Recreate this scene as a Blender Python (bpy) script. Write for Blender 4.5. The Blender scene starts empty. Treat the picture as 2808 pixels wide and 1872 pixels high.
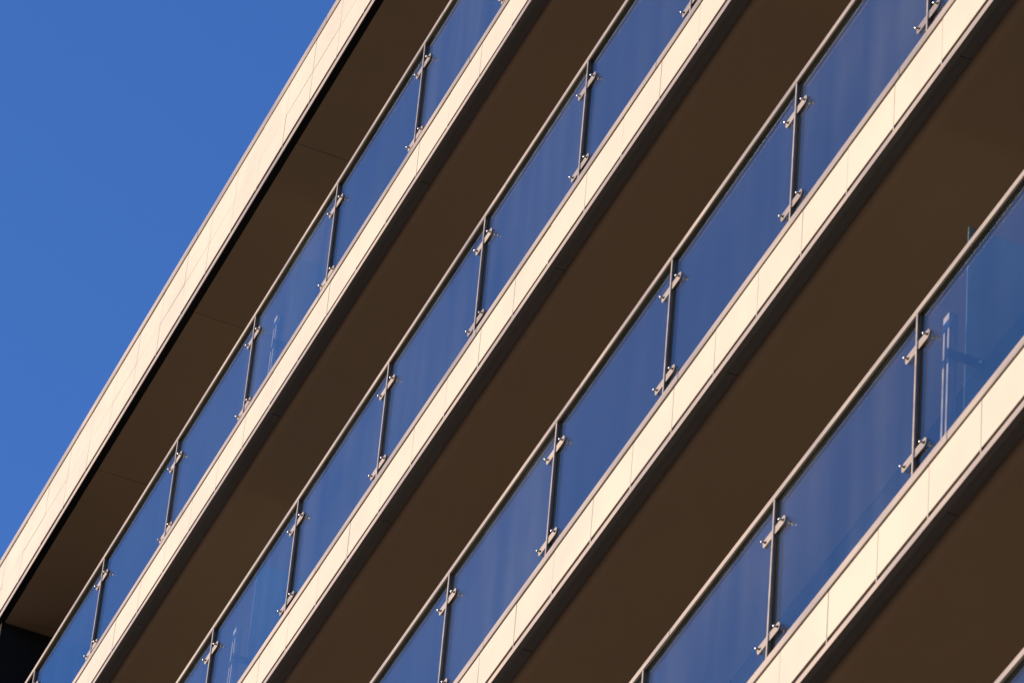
import bpy, bmesh, math, random
from mathutils import Matrix, Vector

random.seed(7)
sc = bpy.context.scene
C = sc.collection

# ------------------------------------------------------------------ camera, sky, sun, exposure
Z0 = 32.0                      # height of the roof datum above the ground
BAY = 1.68081                  # spacing of the railing posts
FLOOR = 3.0                    # storey height
cam_d = bpy.data.cameras.new('camera')
cam = bpy.data.objects.new('camera', cam_d)
C.objects.link(cam)
right = Vector((0.394306, 0.916158, 0.071932))
up = Vector((0.575267, -0.306977, 0.758169))
fwd = Vector((-0.716695, 0.257571, 0.648085))
rm = Matrix((right, up, -fwd)).transposed().to_4x4()
cam.matrix_world = Matrix.Translation((19.2417, -9.06, -30.4483 + Z0)) @ rm
cam_d.sensor_width = 36.0
cam_d.lens = 195.88
cam_d.clip_start = 0.5
cam_d.clip_end = 6000
cam_d.dof.use_dof = True
cam_d.dof.focus_distance = 38.5
cam_d.dof.aperture_fstop = 8.0
sc.camera = cam

SUN_EL, SUN_AZ = math.radians(11.3), math.radians(30)      # azimuth from the facade's normal, towards the far end
sd = Vector((-math.sin(SUN_AZ) * math.cos(SUN_EL), -math.cos(SUN_AZ) * math.cos(SUN_EL), math.sin(SUN_EL)))
w = bpy.data.worlds.new('World')
sc.world = w
w.use_nodes = True
nt = w.node_tree
bg = nt.nodes['Background']
sky = nt.nodes.new('ShaderNodeTexSky')
sky.sky_type = 'NISHITA'
sky.sun_disc = False
sky.sun_elevation = SUN_EL
sky.sun_rotation = math.atan2(sd.x, sd.y)
sky.altitude = 50
sky.air_density = 1.0
sky.dust_density = 0.0
sky.ozone_density = 7.0
wb = nt.nodes.new('ShaderNodeVectorMath')        # the camera's white balance on the sky as a whole
wb.operation = 'MULTIPLY'
wb.inputs[1].default_value = (1.15, 0.945, 1.03)
nt.links.new(sky.outputs[0], wb.inputs[0])
nt.links.new(wb.outputs[0], bg.inputs[0])
bg.inputs[1].default_value = 0.15

sl = bpy.data.lights.new('sun', 'SUN')
sl.energy = 4.4
sl.angle = math.radians(0.53)
sl.color = (1.0, 0.76, 0.46)
so = bpy.data.objects.new('sun', sl)
C.objects.link(so)
so.rotation_euler = (-sd).to_track_quat('-Z', 'Y').to_euler()
so.location = sd * 200 + Vector((0, 0, Z0))

sc.view_settings.view_transform = 'Standard'
sc.view_settings.look = 'None'
sc.view_settings.gamma = 1.0
sc.view_settings.use_curve_mapping = False
sc.view_settings.exposure = 0.85
sc.render.engine = 'CYCLES'
sc.cycles.transparent_max_bounces = 24
sc.cycles.max_bounces = 12


# ------------------------------------------------------------------ materials
def mat(name):
    m = bpy.data.materials.new(name)
    m.use_nodes = True
    n = m.node_tree
    return m, n, n.nodes['Principled BSDF']


def add(n, t, **kw):
    x = n.nodes.new(t)
    for k, v in kw.items():
        setattr(x, k, v)
    return x


def painted(name, col, rough, var=0.04, scale=(3, 3, 3), metallic=0.0, rvar=0.1, objvar=0.0, bump=0.0, bscale=400):
    """colour with soft blotches, roughness wear, per-object shift and fine relief"""
    m, n, p = mat(name)
    L = n.links
    tc = add(n, 'ShaderNodeTexCoord')
    mp = add(n, 'ShaderNodeMapping')
    mp.inputs['Scale'].default_value = scale
    L.new(tc.outputs['Object'], mp.inputs[0])
    oi = add(n, 'ShaderNodeObjectInfo')
    add3 = add(n, 'ShaderNodeVectorMath', operation='ADD')
    L.new(mp.outputs[0], add3.inputs[0])
    mul = add(n, 'ShaderNodeVectorMath', operation='SCALE')
    L.new(oi.outputs['Location'], mul.inputs[0])
    mul.inputs['Scale'].default_value = 1.7
    L.new(mul.outputs[0], add3.inputs[1])
    no = add(n, 'ShaderNodeTexNoise')
    no.inputs['Scale'].default_value = 1.0
    no.inputs['Detail'].default_value = 6
    L.new(add3.outputs[0], no.inputs['Vector'])
    rng = add(n, 'ShaderNodeMapRange')
    rng.inputs['From Min'].default_value = 0.3
    rng.inputs['From Max'].default_value = 0.7
    rng.inputs['To Min'].default_value = 1 - var
    rng.inputs['To Max'].default_value = 1 + var
    L.new(no.outputs['Fac'], rng.inputs['Value'])
    orr = add(n, 'ShaderNodeMapRange')
    orr.inputs['To Min'].default_value = 1 - objvar
    orr.inputs['To Max'].default_value = 1 + objvar
    L.new(oi.outputs['Random'], orr.inputs['Value'])
    mm = add(n, 'ShaderNodeMath', operation='MULTIPLY')
    L.new(rng.outputs[0], mm.inputs[0])
    L.new(orr.outputs[0], mm.inputs[1])
    sv = add(n, 'ShaderNodeVectorMath', operation='SCALE')
    sv.inputs[0].default_value = col
    L.new(mm.outputs[0], sv.inputs['Scale'])
    L.new(sv.outputs[0], p.inputs['Base Color'])
    rr = add(n, 'ShaderNodeMapRange')
    rr.inputs['From Min'].default_value = 0.3
    rr.inputs['From Max'].default_value = 0.7
    rr.inputs['To Min'].default_value = rough * (1 - rvar)
    rr.inputs['To Max'].default_value = rough * (1 + rvar)
    L.new(no.outputs['Fac'], rr.inputs['Value'])
    L.new(rr.outputs[0], p.inputs['Roughness'])
    p.inputs['Metallic'].default_value = metallic
    if bump:
        nb = add(n, 'ShaderNodeTexNoise')
        nb.inputs['Scale'].default_value = bscale
        L.new(tc.outputs['Object'], nb.inputs['Vector'])
        bp = add(n, 'ShaderNodeBump')
        bp.inputs['Strength'].default_value = bump
        bp.inputs['Distance'].default_value = 0.001
        L.new(nb.outputs['Fac'], bp.inputs['Height'])
        L.new(bp.outputs[0], p.inputs['Normal'])
    return m


def glass(name, tint, dust, dustcol=(0.7, 0.72, 0.74), streak=(4.5, 4.5, 0.4)):
    """clear pane: Fresnel reflection over straight transmission, with a thin film of dust in vertical streaks"""
    m = bpy.data.materials.new(name)
    m.use_nodes = True
    n = m.node_tree
    L = n.links
    n.nodes.remove(n.nodes['Principled BSDF'])
    out = n.nodes['Material Output']
    geo = add(n, 'ShaderNodeNewGeometry')
    ior = add(n, 'ShaderNodeMapRange')
    ior.inputs['To Min'].default_value = 1.52
    ior.inputs['To Max'].default_value = 1 / 1.52
    L.new(geo.outputs['Backfacing'], ior.inputs['Value'])
    fr = add(n, 'ShaderNodeFresnel')
    L.new(ior.outputs[0], fr.inputs['IOR'])
    tr = add(n, 'ShaderNodeBsdfTransparent')
    tr.inputs[0].default_value = (*tint, 1)
    gl = add(n, 'ShaderNodeBsdfGlossy')
    gl.inputs['Roughness'].default_value = 0.0
    gl.inputs['Color'].default_value = (0.94, 1.0, 0.96, 1)
    mx = add(n, 'ShaderNodeMixShader')
    L.new(fr.outputs[0], mx.inputs[0])
    L.new(tr.outputs[0], mx.inputs[1])
    L.new(gl.outputs[0], mx.inputs[2])
    tc = add(n, 'ShaderNodeTexCoord')
    oi = add(n, 'ShaderNodeObjectInfo')
    sv = add(n, 'ShaderNodeVectorMath', operation='SCALE')
    L.new(oi.outputs['Location'], sv.inputs[0])
    sv.inputs['Scale'].default_value = 3.1
    ad = add(n, 'ShaderNodeVectorMath', operation='ADD')
    L.new(tc.outputs['Object'], ad.inputs[0])
    L.new(sv.outputs[0], ad.inputs[1])
    mp = add(n, 'ShaderNodeMapping')
    mp.inputs['Scale'].default_value = streak
    L.new(ad.outputs[0], mp.inputs[0])
    n1 = add(n, 'ShaderNodeTexNoise')
    n1.inputs['Scale'].default_value = 1
    n1.inputs['Detail'].default_value = 2
    L.new(mp.outputs[0], n1.inputs['Vector'])
    n2 = add(n, 'ShaderNodeTexNoise')
    n2.inputs['Scale'].default_value = 0.8
    n2.inputs['Detail'].default_value = 3
    L.new(ad.outputs[0], n2.inputs['Vector'])
    vo = add(n, 'ShaderNodeTexVoronoi')
    vo.inputs['Scale'].default_value = 9
    L.new(ad.outputs[0], vo.inputs['Vector'])
    sp = add(n, 'ShaderNodeMapRange')
    sp.inputs['From Min'].default_value = 0.035
    sp.inputs['From Max'].default_value = 0.0
    sp.inputs['To Max'].default_value = dust * 3.0
    L.new(vo.outputs['Distance'], sp.inputs['Value'])
    m1 = add(n, 'ShaderNodeMath', operation='MULTIPLY')
    L.new(n1.outputs['Fac'], m1.inputs[0])
    L.new(n2.outputs['Fac'], m1.inputs[1])
    dr = add(n, 'ShaderNodeMapRange')
    dr.inputs['From Min'].default_value = 0.10
    dr.inputs['From Max'].default_value = 0.42
    dr.inputs['To Max'].default_value = dust
    L.new(m1.outputs[0], dr.inputs['Value'])
    orr = add(n, 'ShaderNodeMapRange')
    orr.inputs['To Min'].default_value = 0.25
    orr.inputs['To Max'].default_value = 1.9
    L.new(oi.outputs['Random'], orr.inputs['Value'])
    m2 = add(n, 'ShaderNodeMath', operation='MULTIPLY')
    L.new(dr.outputs[0], m2.inputs[0])
    L.new(orr.outputs[0], m2.inputs[1])
    m3 = add(n, 'ShaderNodeMath', operation='ADD')
    L.new(m2.outputs[0], m3.inputs[0])
    L.new(sp.outputs[0], m3.inputs[1])
    df = add(n, 'ShaderNodeBsdfDiffuse')
    df.inputs[0].default_value = (*dustcol, 1)
    mx2 = add(n, 'ShaderNodeMixShader')
    L.new(m3.outputs[0], mx2.inputs[0])
    L.new(mx.outputs[0], mx2.inputs[1])
    L.new(df.outputs[0], mx2.inputs[2])
    L.new(mx2.outputs[0], out.inputs[0])
    return m


M = dict(
    panel=painted('cream_panel', (0.465, 0.437, 0.372), 0.45, 0.02, (2, 2, 2), objvar=0.012),
    metal=painted('taupe_metallic_coat', (0.30, 0.262, 0.235), 0.45, 0.06, (1.5, 9, 9), metallic=0.9, bump=0.08, objvar=0.03),
    steel=painted('stainless_steel', (0.72, 0.69, 0.66), 0.30, 0.03, metallic=1.0),
    weld=painted('weld_bead', (0.55, 0.53, 0.5), 0.3, 0.2, (90, 90, 90), metallic=1.0, bump=0.6),
    rubber_shade=painted('black_rubber_and_shade', (0.012, 0.012, 0.013), 0.7),  # rubber of the spacers, and the black of the added shade strips
    backing=painted('gap_backing', (0.075, 0.038, 0.022), 0.8),
    joint=painted('joint_batten', (0.30, 0.25, 0.18), 0.8),
    soffit=painted('soffit_brown_board', (0.50, 0.322, 0.174), 0.6, 0.05, (1.2, 1.2, 1.2), objvar=0.03),
    edge=painted('edge_charcoal_metal', (0.22, 0.19, 0.165), 0.6, 0.06, (1.2, 4, 1.2), objvar=0.05),
    black=painted('black_slot', (0.006, 0.006, 0.006), 0.9),
    endwall=painted('end_wall_black', (0.014, 0.009, 0.005), 1.0, 0.15),
    slab=painted('concrete_slab', (0.30, 0.28, 0.26), 0.85, 0.12),
    deck=painted('balcony_deck', (0.30, 0.26, 0.20), 0.7, 0.15),
    wallglass=painted('dark_window_wall', (0.02, 0.022, 0.026), 0.25, 0.1),
    render=painted('cream_render', (0.55, 0.51, 0.45), 0.85, 0.06),
    ground=painted('paving', (0.07, 0.062, 0.052), 0.9, 0.25, (0.2, 0.2, 0.2)),
    glass=glass('railing_glass', (0.95, 0.97, 0.97), 0.011),
    screen=glass('screen_glass', (0.72, 0.82, 0.86), 0.14, (0.40, 0.62, 0.72)),
    blue=painted('screen_post_blue_grey', (0.10, 0.13, 0.18), 0.4, 0.05),
)


# ------------------------------------------------------------------ mesh helpers
def box(bm, x0, x1, y0, y1, z0, z1):
    v = [bm.verts.new((x, y, z)) for z in (z0, z1) for y in (y0, y1) for x in (x0, x1)]
    for f in ((0, 2, 3, 1), (4, 5, 7, 6), (0, 1, 5, 4), (2, 6, 7, 3), (0, 4, 6, 2), (1, 3, 7, 5)):
        bm.faces.new([v[i] for i in f])


def lathe_y(bm, x, z, prof, n=12):
    """revolve (y, radius) about an axis along y through (x, z)"""
    rings = []
    for y, r in prof:
        if r < 1e-6:
            rings.append([bm.verts.new((x, y, z))])
        else:
            rings.append([bm.verts.new((x + r * math.cos(2 * math.pi * i / n), y, z + r * math.sin(2 * math.pi * i / n))) for i in range(n)])
    for a, b in zip(rings, rings[1:]):
        for i in range(n):
            j = (i + 1) % n
            if len(a) == 1:
                bm.faces.new((a[0], b[j], b[i]))
            elif len(b) == 1:
                bm.faces.new((a[i], a[j], b[0]))
            else:
                bm.faces.new((a[i], a[j], b[j], b[i]))


def mesh(name, fn, m, bevel=0.0, smooth=False):
    bm = bmesh.new()
    fn(bm)
    if bevel:
        bmesh.ops.bevel(bm, geom=bm.edges[:], offset=bevel, segments=1, affect='EDGES')
    bmesh.ops.recalc_face_normals(bm, faces=bm.faces[:])
    me = bpy.data.meshes.new(name)
    bm.to_mesh(me)
    bm.free()
    me.materials.append(m)
    if smooth:
        for p in me.polygons:
            p.use_smooth = True
    return me


def obj(name, me, parent=None, loc=(0, 0, 0), rot=(0, 0, 0)):
    o = bpy.data.objects.new(name, me)
    C.objects.link(o)
    o.parent = parent
    o.location = loc
    o.rotation_euler = rot
    return o


def thing(name, label, cat, loc, group=None):
    o = bpy.data.objects.new(name, None)
    C.objects.link(o)
    o.empty_display_size = 0.3
    o.location = loc
    o['label'] = label
    o['category'] = cat
    if group:
        o['group'] = group
    return o


def bx(name, m, dims, bevel=0.0):
    return mesh(name, lambda b: box(b, *dims), m, bevel)


# ------------------------------------------------------------------ ground and building mass
XL, XR, XE = -18.08, 7.0, -21.0            # balcony run: end wall .. nearest end
g = obj('ground', bx('ground', M['ground'], (-2500, 2500, -2500, 2500, -0.3, 0)))
g['kind'] = 'structure'

WALL_Y = 1.17
bld = thing('apartment_building', 'apartment block with stacked balconies, its dark end wall showing under the roof edge', 'building', (0, WALL_Y, 0))
obj('wall', bx('wall', M['wallglass'], (XL, XR, 0, 0.3, 14.0, Z0 - 1.45)), bld)
obj('lower_wall', bx('lower_wall', M['render'], (XE, XR, 0, 0.3, 0, 13.99)), bld)
obj('end_wall', bx('end_wall', M['endwall'], (XE, XL, -WALL_Y - 0.03, 0.3, 14.0, Z0 - 1.62)), bld)
obj('roof_deck', bx('roof_deck', M['slab'], (XE, XR, -1.0, 12, Z0 - 1.44, Z0 - 1.2)), bld)
obj('rear_wall', bx('rear_wall', M['render'], (XE, XR, 11.7, 12, 0, Z0 - 1.45)), bld)
obj('far_end_wall', bx('far_end_wall', M['render'], (XE, XE + 0.3, 0.31, 11.69, 0, Z0 - 1.45)), bld)
obj('near_end_wall', bx('near_end_wall', M['render'], (XR - 0.3, XR, 0.31, 11.69, 0, Z0 - 1.45)), bld)

# ------------------------------------------------------------------ shared pieces of the slab edges
PW = BAY / 3
GAP = 0.004
JX = 0.34                       # offset of the panel joints from the posts
FY = -0.068                     # front of the fascia panels
n0 = math.ceil((XE - JX) / PW)
n1 = math.floor((XR - JX) / PW)
X0, X1 = JX + n0 * PW, JX + n1 * PW


def panel_mesh(h):
    return mesh('fascia_panel', lambda b: box(b, GAP / 2, PW - GAP / 2, 0, 0.016, -h, 0), M['panel'], 0.0012)


pm_floor = panel_mesh(0.298)
pm_roof_a = panel_mesh(0.331)
pm_roof_b = panel_mesh(0.303)
clip_me = bx('clip', M['metal'], (-0.006, 0.006, 0, 0.02, -0.03, 0))


def put_panels(parent, me, z, clips=None):
    for i in range(n0, n1):
        j = random.gauss
        obj('fascia_panel', me, parent, (JX + i * PW, FY + j(0, 0.0004), z + j(0, 0.0006)), (j(0, 0.0015), 0, j(0, 0.0009)))
        if clips is not None:
            obj('clip', clip_me, parent, (JX + i * PW, FY - 0.001, clips))


def soffits(name, parent, z, x_first, step, y0, y1, m):
    me = bx(name, m, (0.003, step - 0.003, y0, y1, 0, 0.012))
    i0 = math.ceil((XL - x_first) / step)
    i1 = math.floor((XR - x_first) / step)
    first = bx(name, m, (XL + 0.001, x_first + i0 * step - 0.003, y0, y1, 0, 0.012))
    last = bx(name, m, (x_first + i1 * step + 0.003, XR, y0, y1, 0, 0.012))
    obj(name, first, parent, (0, 0, z))
    obj(name, last, parent, (0, 0, z))
    for i in range(i0, i1):
        obj(name, me, parent, (x_first + i * step, 0, z), (random.gauss(0, 0.0008), 0, 0))


def run(name, parent, dims, step, bevel, first=0.0, gap=0.003):
    """a long profile laid in lengths with a hairline joint between them"""
    x0, x1, y0, y1, z0, z1 = dims
    i0, i1 = math.floor((x0 - first) / step), math.ceil((x1 - first) / step)
    for i in range(i0, i1):
        a, c = max(x0, first + i * step + gap / 2), min(x1, first + (i + 1) * step - gap / 2)
        if c - a > 0.02:
            obj(name, bx(name, M['metal'], (a, c, y0, y1, z0, z1), bevel), parent, (0, random.gauss(0, 0.0007), random.gauss(0, 0.0007)))


# roof edge ---------------------------------------------------------
re_ = thing('roof_edge', 'wide cream roof fascia of two panel rows against the blue sky, with black slot below', 'roof edge', (0, 0, Z0))
run('coping', re_, (X0, X1, -0.076, 0.5, -0.888, -0.81), PW * 5, 0.002, JX + 0.2)
put_panels(re_, pm_roof_a, -0.898)
put_panels(re_, pm_roof_b, -1.2345, clips=-1.5395)
obj('backing', bx('backing', M['backing'], (X0, X1, -0.049, -0.035, -1.60, -1.535)), re_)
obj('batten', bx('batten', M['joint'], (X0, X1, -0.0505, -0.035, -1.534, -0.8885)), re_)
obj('drip_trim', bx('drip_trim', M['metal'], (X0, X1, -0.070, -0.062, -1.64, -1.588), 0.0015), re_)
obj('slot', bx('slot', M['black'], (X0, X1, -0.0615, 0.3, -1.625, -1.602)), re_)
soffits('soffit_panel', re_, -1.64, -11.25 + 2.2411 * 2, 2.2411, -0.004, WALL_Y - 0.004, M['soffit'])

GROOVE = 0.05                   # the edge strip sits in a groove between drip trim and soffit board


def soffit_board(b):
    # board with a rounded outer nose rising into the groove
    n = 14
    prof = [(0.108 - 0.055 * math.sin(a), GROOVE * (1 - math.cos(a))) for a in [math.pi / 2 * i / n for i in range(n + 1)]]
    prof = [(WALL_Y - 0.004, 0)] + prof + [(WALL_Y - 0.004, GROOVE)]
    for (ya, za), (yb, zb) in zip(prof, prof[1:] + prof[:1]):
        b.faces.new([b.verts.new(p) for p in ((XL + 0.001, ya, za), (XR, ya, za), (XR, yb, zb), (XL + 0.001, yb, zb))])
    for x in (XL + 0.001, XR):
        b.faces.new([b.verts.new((x, y, z)) for y, z in prof])
    bmesh.ops.remove_doubles(b, verts=b.verts[:], dist=1e-6)


# balcony slabs ------------------------------------------------------
ORD = ['topmost', 'second', 'third', 'fourth', 'lowest']
SL_LABEL = [
    'topmost balcony slab edge, cream fascia below the railing nearest the roof',
    'second balcony slab edge down from the roof, one narrow row of cream fascia panels',
    'third balcony slab edge down from the roof, cream fascia crossing the picture to its top right',
    'fourth balcony slab edge down from the roof, largest cream fascia at lower right',
    'fifth balcony slab down from the roof, below the railing cut by the bottom right corner',
]
for k in range(1, 6):
    b = thing('balcony_slab', SL_LABEL[k - 1], 'balcony', (0, 0, Z0 - FLOOR * k), 'balcony slabs up the facade')
    run('coping', b, (X0, X1, -0.074, -0.03, -1.246, -1.19), PW * 5, 0.002, JX + 0.2 + 0.7 * k)
    obj('bounce_cut_strip', bx('bounce_cut_strip', M['rubber_shade'], (X0, X1, -0.0295, 0.10, -1.26, -1.195)), b)  # unseen dark strip, added to cut light bounced up under the handrail
    put_panels(b, pm_floor, -1.2585, clips=-1.5575)
    obj('edge_beam', bx('edge_beam', M['edge'], (X0, X1, -0.0615, -0.035, -1.631, -1.5895)), b)
    obj('backing', bx('backing', M['backing'], (X0, X1, -0.049, -0.035, -1.589, -1.553)), b)
    obj('batten', bx('batten', M['joint'], (X0, X1, -0.0505, -0.035, -1.552, -1.2465)), b)
    obj('drip_trim', bx('drip_trim', M['metal'], (X0, X1, -0.070, -0.062, -1.632, -1.590), 0.0015), b)
    obj('slab', bx('slab', M['slab'], (XL, XR, -0.034, WALL_Y - 0.002, -1.569, -1.28)), b)
    obj('deck', bx('deck', M['deck'], (XL, XR, 0.101, WALL_Y - 0.003, -1.279, -1.25)), b)
    soffits('edge_strip', b, -1.632 + GROOVE, 0.42 + (k % 2) * 0.02, 2.845, -0.0345, 0.08, M['edge'])
    obj('soffit', mesh('soffit', soffit_board, M['soffit']), b, (0, 0, -1.632))

# ------------------------------------------------------------------ railings
post_me = bx('post', M['metal'], (-0.009, 0.009, 0, 0.055, -1.19, -0.0005), 0.0012)
GY = 0.020


def plate(b):
    # flat bar with a half-round outer end, then the weld where it meets the post
    x0, x1, hz, y0, y1, n = 0.0085, 0.138, 0.0275, 0.007, 0.014, 8
    pts = [(x0, -hz)] + [(x1 - hz + hz * math.cos(a), hz * math.sin(a)) for a in [math.pi * (i / n - 0.5) for i in range(n + 1)]] + [(x0, hz)]
    f = [b.verts.new((x, y0, z)) for x, z in pts]
    r = [b.verts.new((x, y1, z)) for x, z in pts]
    b.faces.new(f[::-1])
    b.faces.new(r)
    for i in range(len(pts)):
        j = (i + 1) % len(pts)
        b.faces.new((f[i], f[j], r[j], r[i]))


plate_me = mesh('clamp_plate', plate, M['metal'], 0.0008)
weld_me = mesh('weld', lambda b: [box(b, 0.009, 0.0145, 0.0035, 0.0068, -0.027 + i * 0.0135, -0.0148 + i * 0.0135) for i in range(4)], M['weld'], 0.001)
BXX = 0.108
bolt_me = mesh('bolt', lambda b: lathe_y(b, 0, 0, [(0.0069, 0), (0.0069, 0.0065), (-0.006, 0.0065), (-0.006, 0.0095), (-0.012, 0.0095), (-0.016, 0.0075), (-0.0185, 0.004), (-0.0192, 0)]), M['steel'], smooth=True)
spacer_me = mesh('spacer', lambda b: lathe_y(b, 0, 0, [(0.0141, 0), (0.0141, 0.019), (GY - 0.0002, 0.019), (GY - 0.0002, 0)]), M['rubber_shade'])
nut_me = mesh('nut', lambda b: lathe_y(b, 0, 0, [(GY + 0.0122, 0), (GY + 0.0122, 0.014), (GY + 0.022, 0.014), (GY + 0.022, 0.008), (GY + 0.03, 0.006), (GY + 0.03, 0)], 6), M['steel'])
post_shade_me = bx('post_shade_strip', M['rubber_shade'], (0.0092, 0.0178, 0.0145, 0.036, -1.188, -0.001))  # black strip putting the shade of the post sides into colour
pane_me = mesh('glass_panel', lambda b: box(b, 0.018, BAY - 0.018, GY, GY + 0.012, -1.165, -0.006), M['glass'])

RL = [
    'topmost glass railing on steel posts, directly under the roof edge',
    'second glass railing down from the roof, its last post cut by the bottom edge',
    'third glass railing down from the roof, running to the picture top right',
    'fourth glass railing down from the roof, with the largest clearest clamps at right',
    'fifth glass railing down, only a piece of handrail showing in the bottom right corner',
]
COLS = list(range(-4, 11))
for k in range(1, 6):
    r = thing('balcony_railing', RL[k - 1], 'railing', (0, 0, Z0 - FLOOR * k), 'glass balcony railings')
    run('handrail', r, (XL + 0.002, XR - 0.05, -0.0025, 0.0575, 0, 0.040), BAY * 3, 0.002, 0.35 + BAY * k)
    obj('rail_shade_strip', bx('rail_shade_strip', M['rubber_shade'], (XL + 0.004, XR - 0.06, 0.006, 0.038, -0.0055, -0.0008)), r)  # black strip painted in as the shade under the handrail
    for c in COLS:
        po = obj('post', post_me, r, (-c * BAY, 0, 0))
        obj('post_shade_strip', post_shade_me, po)
        obj('post_shade_strip', post_shade_me, po).scale = (-1, 1, 1)
        for z in (-0.212, -0.915):
            for s in (1, -1):
                rot = (0, 0, 0)
                pl = obj('clamp_plate', plate_me, po, (0, 0, z))
                pl.scale = (s, 1, 1)
                obj('bolt', bolt_me, po, (s * BXX, 0, z))
                obj('spacer', spacer_me, po, (s * BXX, 0, z))
                obj('nut', nut_me, po, (s * BXX, 0, z))
            obj('weld', weld_me, po, (0, 0, z))
        if c != COLS[0]:
            obj('glass_panel', pane_me, r, (-c * BAY, 0, random.gauss(0, 0.0008)), (random.gauss(0, 0.0012), 0, random.gauss(0, 0.0012)))

# ------------------------------------------------------------------ privacy screens between neighbouring balconies
SCR = {
    (1, 7): 'frosted privacy screen seen through the topmost railing, left of centre',
    (2, 7): 'frosted privacy screen seen through the second railing, near the bottom edge',
    (4, 0): 'frosted privacy screen rising behind the fourth railing at the right edge',
}
for (k, c), lab in SCR.items():
    s = thing('privacy_screen', lab, 'screen', (-c * BAY, 0, Z0 - FLOOR * k), 'privacy screens between balconies')
    bar = bx('post_bar', M['metal'], (-0.010, 0.010, 0, 0.05, -1.249, -0.03), 0.001)
    obj('post_bar', bar, s, (-0.024, 0.165, 0))
    obj('post_bar', bar, s, (0.024, 0.165, 0))
    obj('post_cap', bx('post_cap', M['metal'], (-0.034, 0.034, 0.163, 0.217, -0.0295, 0.06), 0.002), s)
    obj('screen_panel', bx('screen_panel', M['screen'], (-0.006, 0.006, 0.275, WALL_Y - 0.02, -1.2, 0.705), 0), s)
    for z in (-0.22, -0.95):
        a = obj('clamp_arm', bx('clamp_arm', M['endwall'], (0.0345, 0.041, 0.155, 0.37, -0.032, 0.032), 0.001), s, (0, 0, z))
        bo = obj('bolt', bolt_me, a, (0.041, 0.335, 0), (0, 0, math.pi / 2))
